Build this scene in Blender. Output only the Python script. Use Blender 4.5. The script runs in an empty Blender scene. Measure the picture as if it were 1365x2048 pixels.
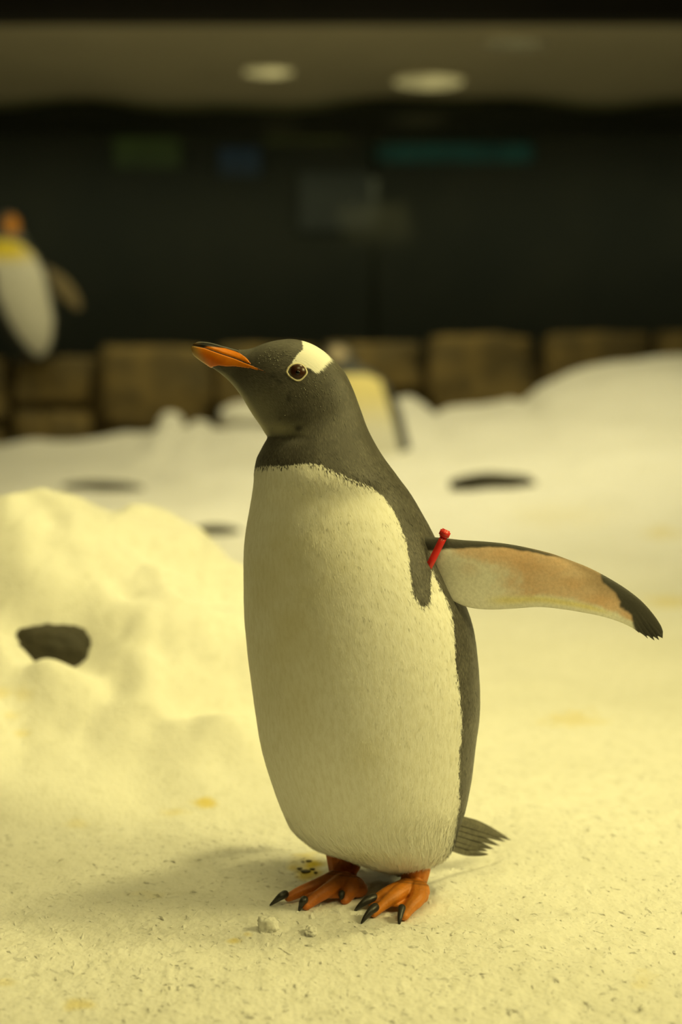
import bpy, bmesh, math, random
import numpy as np
from mathutils import Vector, Matrix
from mathutils.bvhtree import BVHTree

random.seed(7); rng = np.random.default_rng(11)
scene = bpy.context.scene
C = scene.collection

# ------------------------------------------------------------------ camera
CAMZ = 0.65; F = 50 / 36 * 2048; PITCH = math.atan(269 / F)
cam_d = bpy.data.cameras.new('camera'); cam = bpy.data.objects.new('camera', cam_d); C.objects.link(cam)
cam_d.sensor_fit = 'VERTICAL'; cam_d.sensor_height = 36; cam_d.sensor_width = 24; cam_d.lens = 50
cam.location = (0, 0, CAMZ); cam.rotation_euler = (math.pi / 2 - PITCH, 0, 0)
cam_d.dof.use_dof = True; cam_d.dof.focus_distance = 1.69; cam_d.dof.aperture_fstop = 1.85
cam_d.clip_end = 60
scene.camera = cam

# ------------------------------------------------------------------ world, exposure, lamps and added fills
w = bpy.data.worlds.new('world'); scene.world = w; w.use_nodes = True
w.node_tree.nodes['Background'].inputs[0].default_value = (0.55, 0.5, 0.28, 1)
w.node_tree.nodes['Background'].inputs[1].default_value = 0.05
scene.view_settings.view_transform = 'Standard'; scene.view_settings.look = 'None'
scene.view_settings.exposure = 0.10; scene.view_settings.gamma = 1.0
scene.view_settings.use_curve_mapping = False


def lamp(name, kind, loc, target, energy, color, size=0.3, sizey=None, spot=60, blend=0.6, spread=180):
    d = bpy.data.lights.new(name, kind); o = bpy.data.objects.new(name, d); C.objects.link(o)
    d.energy = energy; d.color = color
    if kind == 'AREA':
        d.shape = 'RECTANGLE'; d.size = size; d.size_y = sizey or size; d.spread = math.radians(spread)
    if kind == 'SPOT':
        d.spot_size = math.radians(spot); d.spot_blend = blend; d.shadow_soft_size = size
    o.location = loc
    o.rotation_euler = (Vector(target) - Vector(loc)).to_track_quat('-Z', 'Y').to_euler()
    return o


YEL = (1.0, 0.865, 0.33); PALE = (1.0, 0.89, 0.46)
lamp('key_lamp', 'SPOT', (1.10, 1.95, 3.05), (0.15, 2.85, 0.1), 158, YEL, size=0.2, spot=76, blend=0.95)
lamp('mound_fill', 'SPOT', (-0.9, 1.3, 2.9), (-0.75, 2.9, 0.2), 17, YEL, size=0.3, spot=52, blend=0.95)  # added spot, brightens the left mound
lamp('ceiling_fill', 'AREA', (0.0, 2.6, 3.1), (0.0, 2.9, 0), 16, YEL, size=3.0, sizey=1.2, spread=120)  # broad area light added as ambient fill, no fixture modelled
lamp('front_fill', 'AREA', (0.55, -0.1, 3.1), (0.1, 1.8, 0.5), 7.5, YEL, size=1.1, sizey=0.8, spread=100)
lamp('side_fill', 'AREA', (2.1, 1.15, 1.75), (0.1, 1.75, 0.45), 10.5, YEL, size=0.7, sizey=0.7, spread=90)  # added fill from the right for the bird's flank
lamp('far_lamp', 'AREA', (0.5, 5.6, 3.1), (0.3, 6.0, 0), 52, PALE, size=3.5, sizey=1.2, spread=120)
lamp('ledge_lamp', 'AREA', (-1.0, 7.6, 3.1), (-1.0, 8.9, 0.4), 16, PALE, size=4.0, sizey=0.4, spread=110)
lamp('rear_ceiling_fill', 'AREA', (0.5, 10.7, 0.9), (0.5, 10.7, 3.0), 6.6, (1.0, 0.88, 0.42), size=8.0, sizey=1.8)  # unseen fill added below the pale ceiling to brighten it
lamp('gallery_fill', 'AREA', (0.0, 12.3, 2.3), (0.0, 13.3, 1.2), 15, (1.0, 0.96, 0.62), size=9.0, sizey=0.6)  # unseen fill added behind the glass to lift the blacks


# ------------------------------------------------------------------ helpers
def raydir(px, py):
    cx = (px - 682.5) / F; cy = (1024 - py) / F
    c, s = math.cos(PITCH), math.sin(PITCH)
    return Vector((cx, c + cy * s, -s + cy * c))


def at(px, py, Y):
    d = raydir(px, py); k = Y / d.y
    return Vector((0, 0, CAMZ)) + d * k


def ground(px, py, z=0.0):
    d = raydir(px, py); k = (z - CAMZ) / d.z
    return Vector((0, 0, CAMZ)) + d * k


def project(P):
    x = P[:, 0]; y = P[:, 1]; z = P[:, 2] - CAMZ
    c, s = math.cos(PITCH), math.sin(PITCH)
    dep = y * c - z * s; up = y * s + z * c
    return 682.5 + F * x / dep, 1024 - F * up / dep


def hash3(ix, iy, iz):
    n = (ix.astype(np.int64) * 374761393 + iy.astype(np.int64) * 668265263 + iz.astype(np.int64) * 2147483647) & 0x7fffffff
    n = ((n ^ (n >> 13)) * 1274126177) & 0x7fffffff
    n = ((n ^ (n >> 16)) * 362437) & 0x7fffffff
    return (n % 100003) / 100003.0


def vnoise(x, y, z=None):
    x = np.asarray(x, float); y = np.asarray(y, float)
    z = np.zeros_like(x) if z is None else np.asarray(z, float)
    ix, iy, iz = np.floor(x), np.floor(y), np.floor(z)
    fx, fy, fz = x - ix, y - iy, z - iz
    fx, fy, fz = [t * t * (3 - 2 * t) for t in (fx, fy, fz)]
    r = 0
    for a in (0, 1):
        for b in (0, 1):
            for c in (0, 1):
                h = hash3(ix + a, iy + b, iz + c)
                r = r + h * (fx if a else 1 - fx) * (fy if b else 1 - fy) * (fz if c else 1 - fz)
    return r * 2 - 1


def fbm(x, y, z=None, o=4):
    r = 0; a = 1; t = 0
    for i in range(o):
        k = 2.03 ** i
        r = r + a * vnoise(x * k + 11 * i, y * k + 5 * i, None if z is None else z * k + 3 * i); t += a; a *= .5
    return r / t


def sstep(a, b, x):
    t = np.clip((x - a) / (b - a), 0, 1); return t * t * (3 - 2 * t)


def sdf_poly(px, py, poly):
    """signed distance (positive inside) of points to polygon, vectorised"""
    poly = np.array(poly, float); n = len(poly)
    d = np.full(px.shape, 1e9); ins = np.zeros(px.shape, bool)
    for i in range(n):
        a = poly[i]; b = poly[(i + 1) % n]; e = b - a
        wx, wy = px - a[0], py - a[1]
        t = np.clip((wx * e[0] + wy * e[1]) / (e @ e + 1e-9), 0, 1)
        d = np.minimum(d, np.hypot(wx - e[0] * t, wy - e[1] * t))
        cnd = (a[1] > py) != (b[1] > py)
        with np.errstate(divide='ignore', invalid='ignore'):
            xi = a[0] + (py - a[1]) * e[0] / (e[1] if abs(e[1]) > 1e-9 else 1e-9)
        ins ^= cnd & (px < xi)
    return np.where(ins, d, -d)


def mesh_np(name, V, Fc, mat, parent=None, smooth=True, attrs=None, mats=None, midx=None):
    me = bpy.data.meshes.new(name)
    V = np.asarray(V, np.float32); Fc = np.asarray(Fc, np.int32)
    k = Fc.shape[1]
    me.vertices.add(len(V)); me.vertices.foreach_set('co', V.ravel())
    me.loops.add(Fc.size); me.loops.foreach_set('vertex_index', Fc.ravel())
    me.polygons.add(len(Fc))
    me.polygons.foreach_set('loop_start', np.arange(0, Fc.size, k, dtype=np.int32))
    me.polygons.foreach_set('loop_total', np.full(len(Fc), k, np.int32))
    me.polygons.foreach_set('use_smooth', np.full(len(Fc), smooth, bool))
    for an, (ty, arr) in (attrs or {}).items():
        a = me.attributes.new(an, ty, 'POINT')
        arr = np.asarray(arr, np.float32)
        a.data.foreach_set({'FLOAT': 'value', 'FLOAT_VECTOR': 'vector', 'FLOAT_COLOR': 'color'}[ty], arr.ravel())
    for m in (mats or [mat]): me.materials.append(m)
    if midx is not None: me.polygons.foreach_set('material_index', np.asarray(midx, np.int32))
    me.update(); me.validate()
    o = bpy.data.objects.new(name, me); C.objects.link(o)
    if parent: o.parent = parent; o.matrix_parent_inverse = Matrix.Translation(-parent.location)
    return o


def obj_me(name, me, mat, parent=None):
    if not me.materials: me.materials.append(mat)
    o = bpy.data.objects.new(name, me); C.objects.link(o)
    if parent: o.parent = parent; o.matrix_parent_inverse = Matrix.Translation(-parent.location)
    return o


def bm_obj(name, bm, mat, parent=None, smooth=True):
    bmesh.ops.recalc_face_normals(bm, faces=bm.faces)
    me = bpy.data.meshes.new(name); bm.to_mesh(me); bm.free()
    me.polygons.foreach_set('use_smooth', [smooth] * len(me.polygons))
    return obj_me(name, me, mat, parent)


def thing(name, loc, label, cat, group=None):
    o = bpy.data.objects.new(name, None); C.objects.link(o); o.location = loc
    o.empty_display_size = .05
    o['label'] = label; o['category'] = cat
    if group: o['group'] = group
    return o


def tag(o, label=None, cat=None, group=None, kind=None):
    if label: o['label'] = label
    if cat: o['category'] = cat
    if group: o['group'] = group
    if kind: o['kind'] = kind
    return o


def catmull(P, counts):
    P = np.array(P, float); out = []
    for i in range(len(P) - 1):
        p0 = P[max(i - 1, 0)]; p1 = P[i]; p2 = P[i + 1]; p3 = P[min(i + 2, len(P) - 1)]
        n = counts[i]
        for t in np.arange(n) / n:
            out.append(.5 * ((2 * p1) + (-p0 + p2) * t + (2 * p0 - 5 * p1 + 4 * p2 - p3) * t * t + (-p0 + 3 * p1 - 3 * p2 + p3) * t ** 3))
    out.append(P[-1]); return np.array(out)


def loft_pairs(pairs, Y0, nseg, step=1.7, sharp=None, tilt=True):
    """pairs: (Fx,Fy,Bx,By,half_thickness,depth_offset). Rings span F..B and bulge along the line of depth."""
    pr = np.array(pairs, float)
    counts = []
    for i in range(len(pr) - 1):
        d = max(np.hypot(*(pr[i + 1, :2] - pr[i, :2])), np.hypot(*(pr[i + 1, 2:4] - pr[i, 2:4])))
        counts.append(max(2, int(d / step)))
    R = catmull(pr, counts); th = np.linspace(0, 2 * np.pi, nseg, endpoint=False)
    V = np.zeros((len(R), nseg, 3)); flow = np.zeros((len(R), nseg, 3)); L = 0; prev = None
    for i, r in enumerate(R):
        Y = Y0 + r[5]
        f = np.array(at(r[0], r[1], Y)); b = np.array(at(r[2], r[3], Y)); c = (f + b) / 2; a = (f - b) / 2
        d = np.array(raydir((r[0] + r[2]) / 2, (r[1] + r[3]) / 2).normalized()) if tilt else np.array((0, 1, 0))
        t = max(r[4], 1e-4)
        cs, sn = np.cos(th), np.sin(th)
        if sharp is not None:
            sn = np.sign(sn) * np.abs(sn) ** sharp
        V[i] = c + np.outer(cs, a) + np.outer(sn, d * t)
        if prev is not None: L += np.linalg.norm(c - prev) * 1.0
        prev = c
        rad = (np.linalg.norm(a) + t) / 2
        flow[i, :, 0] = L; flow[i, :, 1] = th * .1; flow[i, :, 2] = 0
    n = len(R)
    idx = np.arange(n * nseg).reshape(n, nseg)
    a = idx[:-1]; b = idx[1:]
    Fc = np.stack([a, np.roll(a, -1, 1), np.roll(b, -1, 1), b], -1).reshape(-1, 4)
    V = V.reshape(-1, 3)
    # end caps as degenerate quads
    cap = []
    for row in (idx[0][::-1], idx[-1]):
        for k in range(1, nseg - 2, 2): cap.append([row[0], row[k], row[k + 1], row[k + 2]])
    Fc = np.vstack([Fc, np.array(cap)])
    return V, Fc, flow.reshape(-1, 3), np.tile(th, n), n


def tube_bm(bm, pts, radii, seg=12, flat=1.0):
    """tapered tube with rounded ends through pts"""
    pts = [Vector(p) for p in pts]; rings = []
    for i, p in enumerate(pts):
        t = (pts[min(i + 1, len(pts) - 1)] - pts[max(i - 1, 0)]).normalized()
        s = t.cross(Vector((0, 0, 1)))
        if s.length < 1e-3: s = Vector((1, 0, 0))
        s.normalize(); u = s.cross(t)
        rings.append([bm.verts.new(p + (s * math.cos(k * 2 * math.pi / seg) + u * math.sin(k * 2 * math.pi / seg) * flat) * radii[i]) for k in range(seg)])
    for a, b in zip(rings, rings[1:]):
        for k in range(seg): bm.faces.new((a[k], a[(k + 1) % seg], b[(k + 1) % seg], b[k]))
    bm.faces.new(rings[0][::-1]); bm.faces.new(rings[-1])


def spline_pts(pts, n):
    return [Vector(v) for v in catmull([list(p) for p in pts], [n] * (len(pts) - 1))]


# ------------------------------------------------------------------ node materials
def newmat(name):
    m = bpy.data.materials.new(name); m.use_nodes = True
    nt = m.node_tree; return m, nt, nt.nodes['Principled BSDF']


def N(nt, ty, **kw):
    n = nt.nodes.new(ty)
    for k, v in kw.items():
        if k.startswith('i_'):
            key = k[2:]; key = int(key) if key.isdigit() else key.replace('_', ' ')
            n.inputs[key].default_value = v
        else: setattr(n, k, v)
    return n


def L(nt, a, b): nt.links.new(a, b)


def noise(nt, vec, scale, detail=4, rough=.5):
    n = N(nt, 'ShaderNodeTexNoise', i_Scale=scale, i_Detail=detail, i_Roughness=rough)
    if vec: L(nt, vec, n.inputs['Vector'])
    return n.outputs['Fac']


def math_(nt, op, a, b=None, clamp=False):
    n = N(nt, 'ShaderNodeMath', operation=op, use_clamp=clamp)
    for i, v in enumerate((a, b)):
        if v is None: continue
        if isinstance(v, (int, float)): n.inputs[i].default_value = v
        else: L(nt, v, n.inputs[i])
    return n.outputs[0]


def maprange(nt, v, a, b, c=0., d=1., smooth=True):
    n = N(nt, 'ShaderNodeMapRange'); n.interpolation_type = 'SMOOTHSTEP' if smooth else 'LINEAR'
    L(nt, v, n.inputs[0])
    for i, x in enumerate((a, b, c, d)): n.inputs[i + 1].default_value = x
    return n.outputs[0]


def mixc(nt, fac, a, b, mode='MIX'):
    n = N(nt, 'ShaderNodeMix', data_type='RGBA', blend_type=mode)
    for s, v in ((n.inputs[0], fac), (n.inputs[6], a), (n.inputs[7], b)):
        if isinstance(v, (int, float)): s.default_value = v
        elif isinstance(v, tuple): s.default_value = (*v, 1) if len(v) == 3 else v
        else: L(nt, v, s)
    return n.outputs[2]


def bump(nt, bsdf, h, strength, dist=.001):
    n = N(nt, 'ShaderNodeBump', i_Strength=strength, i_Distance=dist); L(nt, h, n.inputs['Height'])
    L(nt, n.outputs[0], bsdf.inputs['Normal'])


def attr(nt, name, out='Fac'):
    return N(nt, 'ShaderNodeAttribute', attribute_name=name).outputs[out]


def scaled(nt, vec, s):
    n = N(nt, 'ShaderNodeVectorMath', operation='MULTIPLY'); L(nt, vec, n.inputs[0]); n.inputs[1].default_value = s
    return n.outputs[0]


def simple(name, col, rough=.6, var=.15, scale=30, bumps=.2, dist=.001, spec=.5, metal=0., col2=None):
    m, nt, b = newmat(name)
    tc = N(nt, 'ShaderNodeTexCoord').outputs['Object']
    f = noise(nt, tc, scale, 5)
    c2 = col2 or tuple(max(0, c * (1 - 2 * var)) for c in col)
    L(nt, mixc(nt, maprange(nt, f, .3, .7), col, c2), b.inputs['Base Color'])
    b.inputs['Roughness'].default_value = rough; b.inputs['Specular IOR Level'].default_value = spec
    b.inputs['Metallic'].default_value = metal
    if bumps: bump(nt, b, noise(nt, tc, scale * 3, 6), bumps, dist)
    return m


# snow
M = {}
m, nt, b = newmat('snow')
geo = N(nt, 'ShaderNodeNewGeometry').outputs['Position']
st = attr(nt, 'stain')
n1 = noise(nt, geo, 3.0, 4); n2 = noise(nt, scaled(nt, geo, (1, .6, 1)), 55, 6, .6)
base = mixc(nt, maprange(nt, n1, .35, .7), (.84, .83, .79), (.78, .77, .72))
base = mixc(nt, maprange(nt, n2, .45, .8), base, (.71, .70, .64))
base = mixc(nt, st, base, (.72, .56, .06))
L(nt, base, b.inputs['Base Color']); b.inputs['Roughness'].default_value = .75; b.inputs['Specular IOR Level'].default_value = .3
vor = N(nt, 'ShaderNodeTexVoronoi', i_Scale=170.); L(nt, scaled(nt, geo, (1, .8, 1)), vor.inputs['Vector'])
hh = math_(nt, 'ADD', n2, math_(nt, 'MULTIPLY', vor.outputs['Distance'], .5))
bump(nt, b, hh, .42, .004)
b.inputs['Subsurface Weight'].default_value = .25; b.inputs['Subsurface Radius'].default_value = (1, .95, .8); b.inputs['Subsurface Scale'].default_value = .012
M['snow'] = m
m, nt, b = newmat('ice_crystal')
tc = N(nt, 'ShaderNodeTexCoord').outputs['Object']
L(nt, mixc(nt, noise(nt, tc, 60, 2), (.88, .87, .82), (.70, .69, .62)), b.inputs['Base Color'])
b.inputs['Roughness'].default_value = .3
M['ice'] = m
M['stone'] = simple('wet_brown_stone', (.22, .155, .048), .8, scale=5, bumps=.5, dist=.03, col2=(.10, .075, .028))
M['mortar'] = simple('dark_joint', (.15, .105, .036), .8, scale=6)
M['darkrock'] = simple('dark_rock', (.045, .038, .02), .75, scale=18, bumps=.6, dist=.01, col2=(.03, .026, .014))
M['darkwall'] = simple('dark_wall', (.03, .03, .022), .8, scale=2, bumps=0)
M['gallery'] = simple('gallery_black', (.055, .055, .042), .8, scale=1.2, bumps=0, col2=(.04, .043, .035))
M['beam'] = simple('black_beam', (.012, .009, .006), .7, scale=3, bumps=.1)
M['bulk'] = simple('beige_ceiling_panel', (.62, .56, .40), .55, scale=1.2, bumps=0, var=.05)
M['claw'] = simple('claw_horn', (.03, .028, .022), .38, scale=200, bumps=.2)
M['red'] = simple('red_plastic', (.72, .03, .025), .35, scale=90, var=.05, bumps=.05)
M['tailf'] = simple('tail_feather', (.15, .14, .10), .5, scale=160, bumps=.3, var=.2)
M['eyered'] = simple('eye_iris', (.055, .018, .006), .28, scale=400, bumps=0, spec=.35)
M['pupil'] = simple('eye_pupil', (.004, .004, .004), .25, bumps=0, scale=10)
M['ring'] = simple('eyelid_skin', (.80, .72, .48), .6, scale=300, bumps=.2)


def emat(name, col, s):
    m, nt, b = newmat(name)
    tc = N(nt, 'ShaderNodeTexCoord').outputs['Object']
    L(nt, mixc(nt, maprange(nt, noise(nt, tc, 4, 2), .3, .7), col, tuple(c * .6 for c in col)), b.inputs['Emission Color'])
    b.inputs['Emission Strength'].default_value = s; b.inputs['Base Color'].default_value = (.02, .02, .02, 1)
    return m


# glass pane
m, nt, b = newmat('dark_window_glass')
out = nt.nodes['Material Output']; nt.nodes.remove(b)
tr = N(nt, 'ShaderNodeBsdfTransparent'); tr.inputs[0].default_value = (.85, .88, .82, 1)
gl = N(nt, 'ShaderNodeBsdfGlossy', i_Roughness=.05); gl.inputs[0].default_value = (.9, .9, .85, 1)
mx = N(nt, 'ShaderNodeMixShader', i_0=.03)
tc = N(nt, 'ShaderNodeTexCoord').outputs['Object']
L(nt, maprange(nt, noise(nt, tc, .6, 3), .2, .8, .008, .02), mx.inputs[0])
L(nt, tr.outputs[0], mx.inputs[1]); L(nt, gl.outputs[0], mx.inputs[2]); L(nt, mx.outputs[0], out.inputs[0])
M['glass'] = m

# plumage: signed pixel-scale distances in attributes, feather jitter in the shader
m, nt, b = newmat('gentoo_plumage')
flow = attr(nt, 'flow', 'Vector')
fine = noise(nt, scaled(nt, flow, (170, 900, 1)), 1.0, 3, .6)
mid = noise(nt, scaled(nt, flow, (70, 260, 1)), 1.0, 3, .6)
geo = N(nt, 'ShaderNodeNewGeometry').outputs['Position']
cloud = noise(nt, geo, 34, 5, .65)
jit = math_(nt, 'ADD', math_(nt, 'MULTIPLY', math_(nt, 'SUBTRACT', fine, .5), 11.), math_(nt, 'MULTIPLY', math_(nt, 'SUBTRACT', mid, .5), 12.))
wht = maprange(nt, math_(nt, 'ADD', attr(nt, 'd_white'), jit), -1.6, 1.6)
crown = maprange(nt, math_(nt, 'ADD', attr(nt, 'd_crown'), math_(nt, 'MULTIPLY', jit, .8)), -1., 1.2)
fade = attr(nt, 'crown_fade')
crown = math_(nt, 'MULTIPLY', crown, maprange(nt, math_(nt, 'ADD', math_(nt, 'MULTIPLY', fade, 1.3), math_(nt, 'SUBTRACT', fine, .8)), -.1, .12, 0, 1))
dark = mixc(nt, maprange(nt, fine, .3, .75), (.024, .022, .018), (.145, .133, .104))
dark = mixc(nt, math_(nt, 'MULTIPLY', maprange(nt, cloud, .42, .62), .6), dark, (.045, .04, .03))
dark = mixc(nt, math_(nt, 'MULTIPLY', attr(nt, 'throat'), .85), dark, (.36, .34, .22))
dark = mixc(nt, attr(nt, 'spots'), dark, (.02, .018, .014))
white = mixc(nt, maprange(nt, mid, .35, .75), (.84, .83, .77), (.74, .72, .62))
white = mixc(nt, math_(nt, 'MULTIPLY', attr(nt, 'soil_shade'), .75), white, (.60, .54, .30))
col = mixc(nt, wht, dark, white); col = mixc(nt, crown, col, (.88, .87, .80))
L(nt, col, b.inputs['Base Color'])
L(nt, mixc(nt, wht, (.5, .5, .5), (.8, .8, .8)), b.inputs['Roughness'])
b.inputs['Specular IOR Level'].default_value = .35
b.inputs['Sheen Weight'].default_value = .12
bump(nt, b, math_(nt, 'ADD', fine, math_(nt, 'MULTIPLY', mid, .7)), .22, .0014)
M['plumage'] = m


def vcol_mat(name, rough=.5, bumps=.2, bscale=250, spec=.5, dist=.001):
    m, nt, b = newmat(name)
    c = attr(nt, 'col', 'Color'); geo = N(nt, 'ShaderNodeNewGeometry').outputs['Position']
    n = noise(nt, geo, bscale, 4)
    L(nt, mixc(nt, maprange(nt, n, .3, .75, 0, .35), c, mixc(nt, 1., c, (.6, .6, .6), 'MULTIPLY')), b.inputs['Base Color'])
    b.inputs['Roughness'].default_value = rough; b.inputs['Specular IOR Level'].default_value = spec
    if bumps: bump(nt, b, n, bumps, dist)
    return m


M['flip'] = vcol_mat('flipper_skin', .6, .3, 260)
M['beak'] = vcol_mat('beak_horn', .26, .08, 120)
M['foot'] = vcol_mat('foot_skin', .5, .5, 330, dist=.0012)
M['king'] = vcol_mat('king_plumage', .7, .2, 60)

# ------------------------------------------------------------------ terrain
CREST_Y = 8.0
cp = [(-900, 900), (-300, 890), (0, 890), (60, 880), (140, 883), (250, 870), (305, 862), (322, 846), (345, 832), (366, 856), (400, 846), (430, 860), (480, 850), (560, 846),
      (700, 830), (800, 806), (822, 802), (850, 815), (872, 832), (884, 824), (900, 816), (960, 808), (1020, 796), (1045, 800), (1080, 772), (1150, 746),
      (1230, 722), (1300, 714), (1365, 712), (1500, 708), (1900, 720), (2600, 760)]
cX = np.array([at(a, b, CREST_Y).x for a, b in cp]); cZ = np.array([at(a, b, CREST_Y).z for a, b in cp])


def floor_z(x, y, fine=True):
    zc = np.interp(x * CREST_Y / np.maximum(y, 1.), cX, cZ)
    zs = np.interp(x, cX[::1], cZ)
    zc = zc * .5 + zs * .5
    zc = np.where(y > 6.8, zc + (zs - zc) * sstep(6.8, 7.8, y), zc)
    # soften the lumps away from the crest
    base = np.interp(x, [cX[0], -1.9, 0, .6, 1.0, 1.9, 3.4, 7], [.27, .27, .33, .42, .5, .76, .78, .7])
    k = sstep(6.9, 7.7, y)
    zc = base * (1 - k) + zs * k
    t = np.clip((y - 3.6) / (CREST_Y - 3.6), 0, 1)
    ramp = t ** 1.45
    z = zc * ramp
    z = z - sstep(8.02, 8.5, y) * .6
    z = z + .02 * fbm(x * 1.6, y * 1.6, o=3) * sstep(2.0, 3.2, y) + .03 * fbm(x * 3 + 9, y * 3, o=3) * sstep(4, 5, y)
    if fine:
        g = .0026 * fbm(x * 24, y * 24, o=4) + .0022 * np.abs(fbm(x * 90, y * 75, o=2)) + .007 * fbm(x * 5 + 3, y * 5, o=2)
        z = z + g * np.where(y < 3, 1, .6)
    return z


stains = [(620, 1732, 34, 20, 1.0), (408, 1606, 26, 9, .75), (352, 1622, 24, 9, .3), (48, 1467, 14, 7, .35), (20, 1430, 18, 9, .25), (155, 1645, 22, 12, .22),
          (168, 2012, 34, 12, .5), (470, 1880, 14, 7, .6), (495, 1868, 9, 5, .4), (1350, 1203, 60, 12, .45), (1300, 1196, 20, 9, .2), (1150, 1440, 60, 18, .35), (1330, 1065, 40, 14, .3), (10, 1965, 24, 9, .3),
          (0, 1385, 50, 14, .3), (560, 1850, 60, 40, .0), (1290, 1960, 30, 20, .22), (300, 1790, 50, 10, .12), (700, 1540, 10, 10, 0), (1120, 1030, 120, 26, .12)]


def stain_at(P):
    px, py = project(P); s = np.zeros(len(P))
    wob = vnoise(P[:, 0] * 60, P[:, 1] * 60) * .45 + vnoise(P[:, 0] * 20, P[:, 1] * 20) * .3
    for (a, b, rx, ry, k) in stains:
        d = np.sqrt(((px - a) / rx) ** 2 + ((py - b) / ry) ** 2) + wob
        s = np.maximum(s, k * (1 - sstep(.3, 1.35, d)))
    return s


def grid_mesh(name, xs, ys, zf, mat):
    X, Y = np.meshgrid(xs, ys); X = X.ravel(); Y = Y.ravel(); Z = zf(X, Y)
    P = np.stack([X, Y, Z], 1); nx, ny = len(xs), len(ys)
    idx = np.arange(nx * ny).reshape(ny, nx)
    Fc = np.stack([idx[:-1, :-1], idx[:-1, 1:], idx[1:, 1:], idx[1:, :-1]], -1).reshape(-1, 4)
    return mesh_np(name, P, Fc, mat, attrs={'stain': ('FLOAT', stain_at(P))})


xs = np.concatenate([np.linspace(-6, -1.3, 80)[:-1], np.linspace(-1.3, -.55, 90)[:-1], np.linspace(-.55, .55, 330)[:-1], np.linspace(.55, 1.3, 90)[:-1], np.linspace(1.3, 6, 80)])
ys = np.concatenate([np.linspace(.3, 1.2, 40)[:-1], np.linspace(1.2, 2.3, 300)[:-1], np.linspace(2.3, 4, 160)[:-1], np.linspace(4, 8.6, 190)])
floor = grid_mesh('floor', xs, ys, floor_z, M['snow']); tag(floor, kind='structure')

# snow mound on the left
MY = 2.75
mp = [(-1500, 1500), (-900, 1250), (-500, 1090), (-200, 1010), (-60, 990), (0, 986), (55, 974), (110, 974), (160, 986), (200, 1004), (232, 1020), (252, 1014), (300, 1032), (350, 1044), (392, 1050), (410, 1064),
      (424, 1090), (450, 1102), (485, 1118), (520, 1150), (570, 1210), (620, 1290), (660, 1400), (700, 1460)]
mX = np.array([at(a, b, MY).x for a, b in mp]); mZ = np.array([at(a, b, MY).z for a, b in mp])


bumps = []

_mx = np.linspace(mX[0], mX[-1], 600); _mz = np.interp(_mx, mX, mZ); _k = np.exp(-(np.arange(-60, 61) / 26.) ** 2)
_ms = np.convolve(np.pad(_mz, 60, mode='edge'), _k / _k.sum(), 'valid'); mZs = np.interp(mX, _mx, _ms)


def mound_z(x, y):
    sx = x * MY / np.maximum(y, .5)                       # keeps the ridge running away from the viewer
    zc = np.interp(x + .02 * vnoise(x * 6, (y - MY) * 6), mX, mZ, left=-.05, right=-.05)
    zs = np.interp(x, mX, mZs, left=-.05, right=-.05)
    k = np.exp(-((y - MY) / .13) ** 2); zc = zc * k + zs * (1 - k)
    zc = np.maximum(zc, -.03)
    fr = sstep(1.86, 2.74, y + .06 * fbm(x * 5, y * 5, o=2)) ** 1.15; bk = 1 - sstep(2.8, 3.5, y)
    z = zc * np.where(y < 2.76, fr, bk)
    lump = .075 * fbm(x * 6 + 2, y * 6, o=2) + .022 * fbm(x * 13, y * 13 + 4, o=2)
    z = z + lump * sstep(.03, .16, z) * np.where(np.abs(y - MY) < .12, np.abs(y - MY) / .12, 1)
    # hollow under an overhang where the dark rock shows
    for (bx, by, rx, ry, h) in bumps: z = z + h * np.exp(-((x - bx) / rx) ** 2 - ((y - by) / ry) ** 2)
    return z - .012 + .0012 * fbm(x * 30, y * 30, o=3)


def march(px, py):
    Ys = np.linspace(1.7, 3.2, 1500); d = raydir(px, py); k = Ys / d.y; X = d.x * k; Z = CAMZ + d.z * k
    i = int(np.argmax(np.maximum(mound_z(X, Ys), 0) > Z)); return X[i], Ys[i]


_b = []
for (px_, py_, dy_, rx_, ry_, h_) in ((104, 1300, .03, .085, .06, -.045), (112, 1366, -.01, .075, .045, .045), (2, 1322, -.02, .035, .05, .055), (250, 1180, 0, .09, .08, -.03), (60, 1130, 0, .1, .08, .025), (330, 1250, 0, .12, .09, .02), (410, 1180, 0, .05, .06, -.02)):
    q_ = march(px_, py_); _b.append((q_[0], q_[1] + dy_, rx_, ry_, h_))
bumps.extend(_b)
mound = grid_mesh('snow_mound', np.linspace(-1.9, .02, 330), np.linspace(1.8, 3.5, 300), mound_z, M['snow'])
tag(mound, 'large lumpy snow mound on the left behind the small penguin', 'snow')

dg = bpy.context.evaluated_depsgraph_get()


def bvh_of(o): return BVHTree.FromPolygons([v.co[:] for v in o.data.vertices], [p.vertices[:] for p in o.data.polygons])


bvf = bvh_of(floor); bvm = bvh_of(mound)


def hit(px, py):
    o = Vector((0, 0, CAMZ)); d = raydir(px, py).normalized(); best = None
    for t in (bvf, bvm):
        h = t.ray_cast(o, d)
        if h[0] and (best is None or h[3] < best[3]): best = h
    return best[0] if best else None


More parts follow.
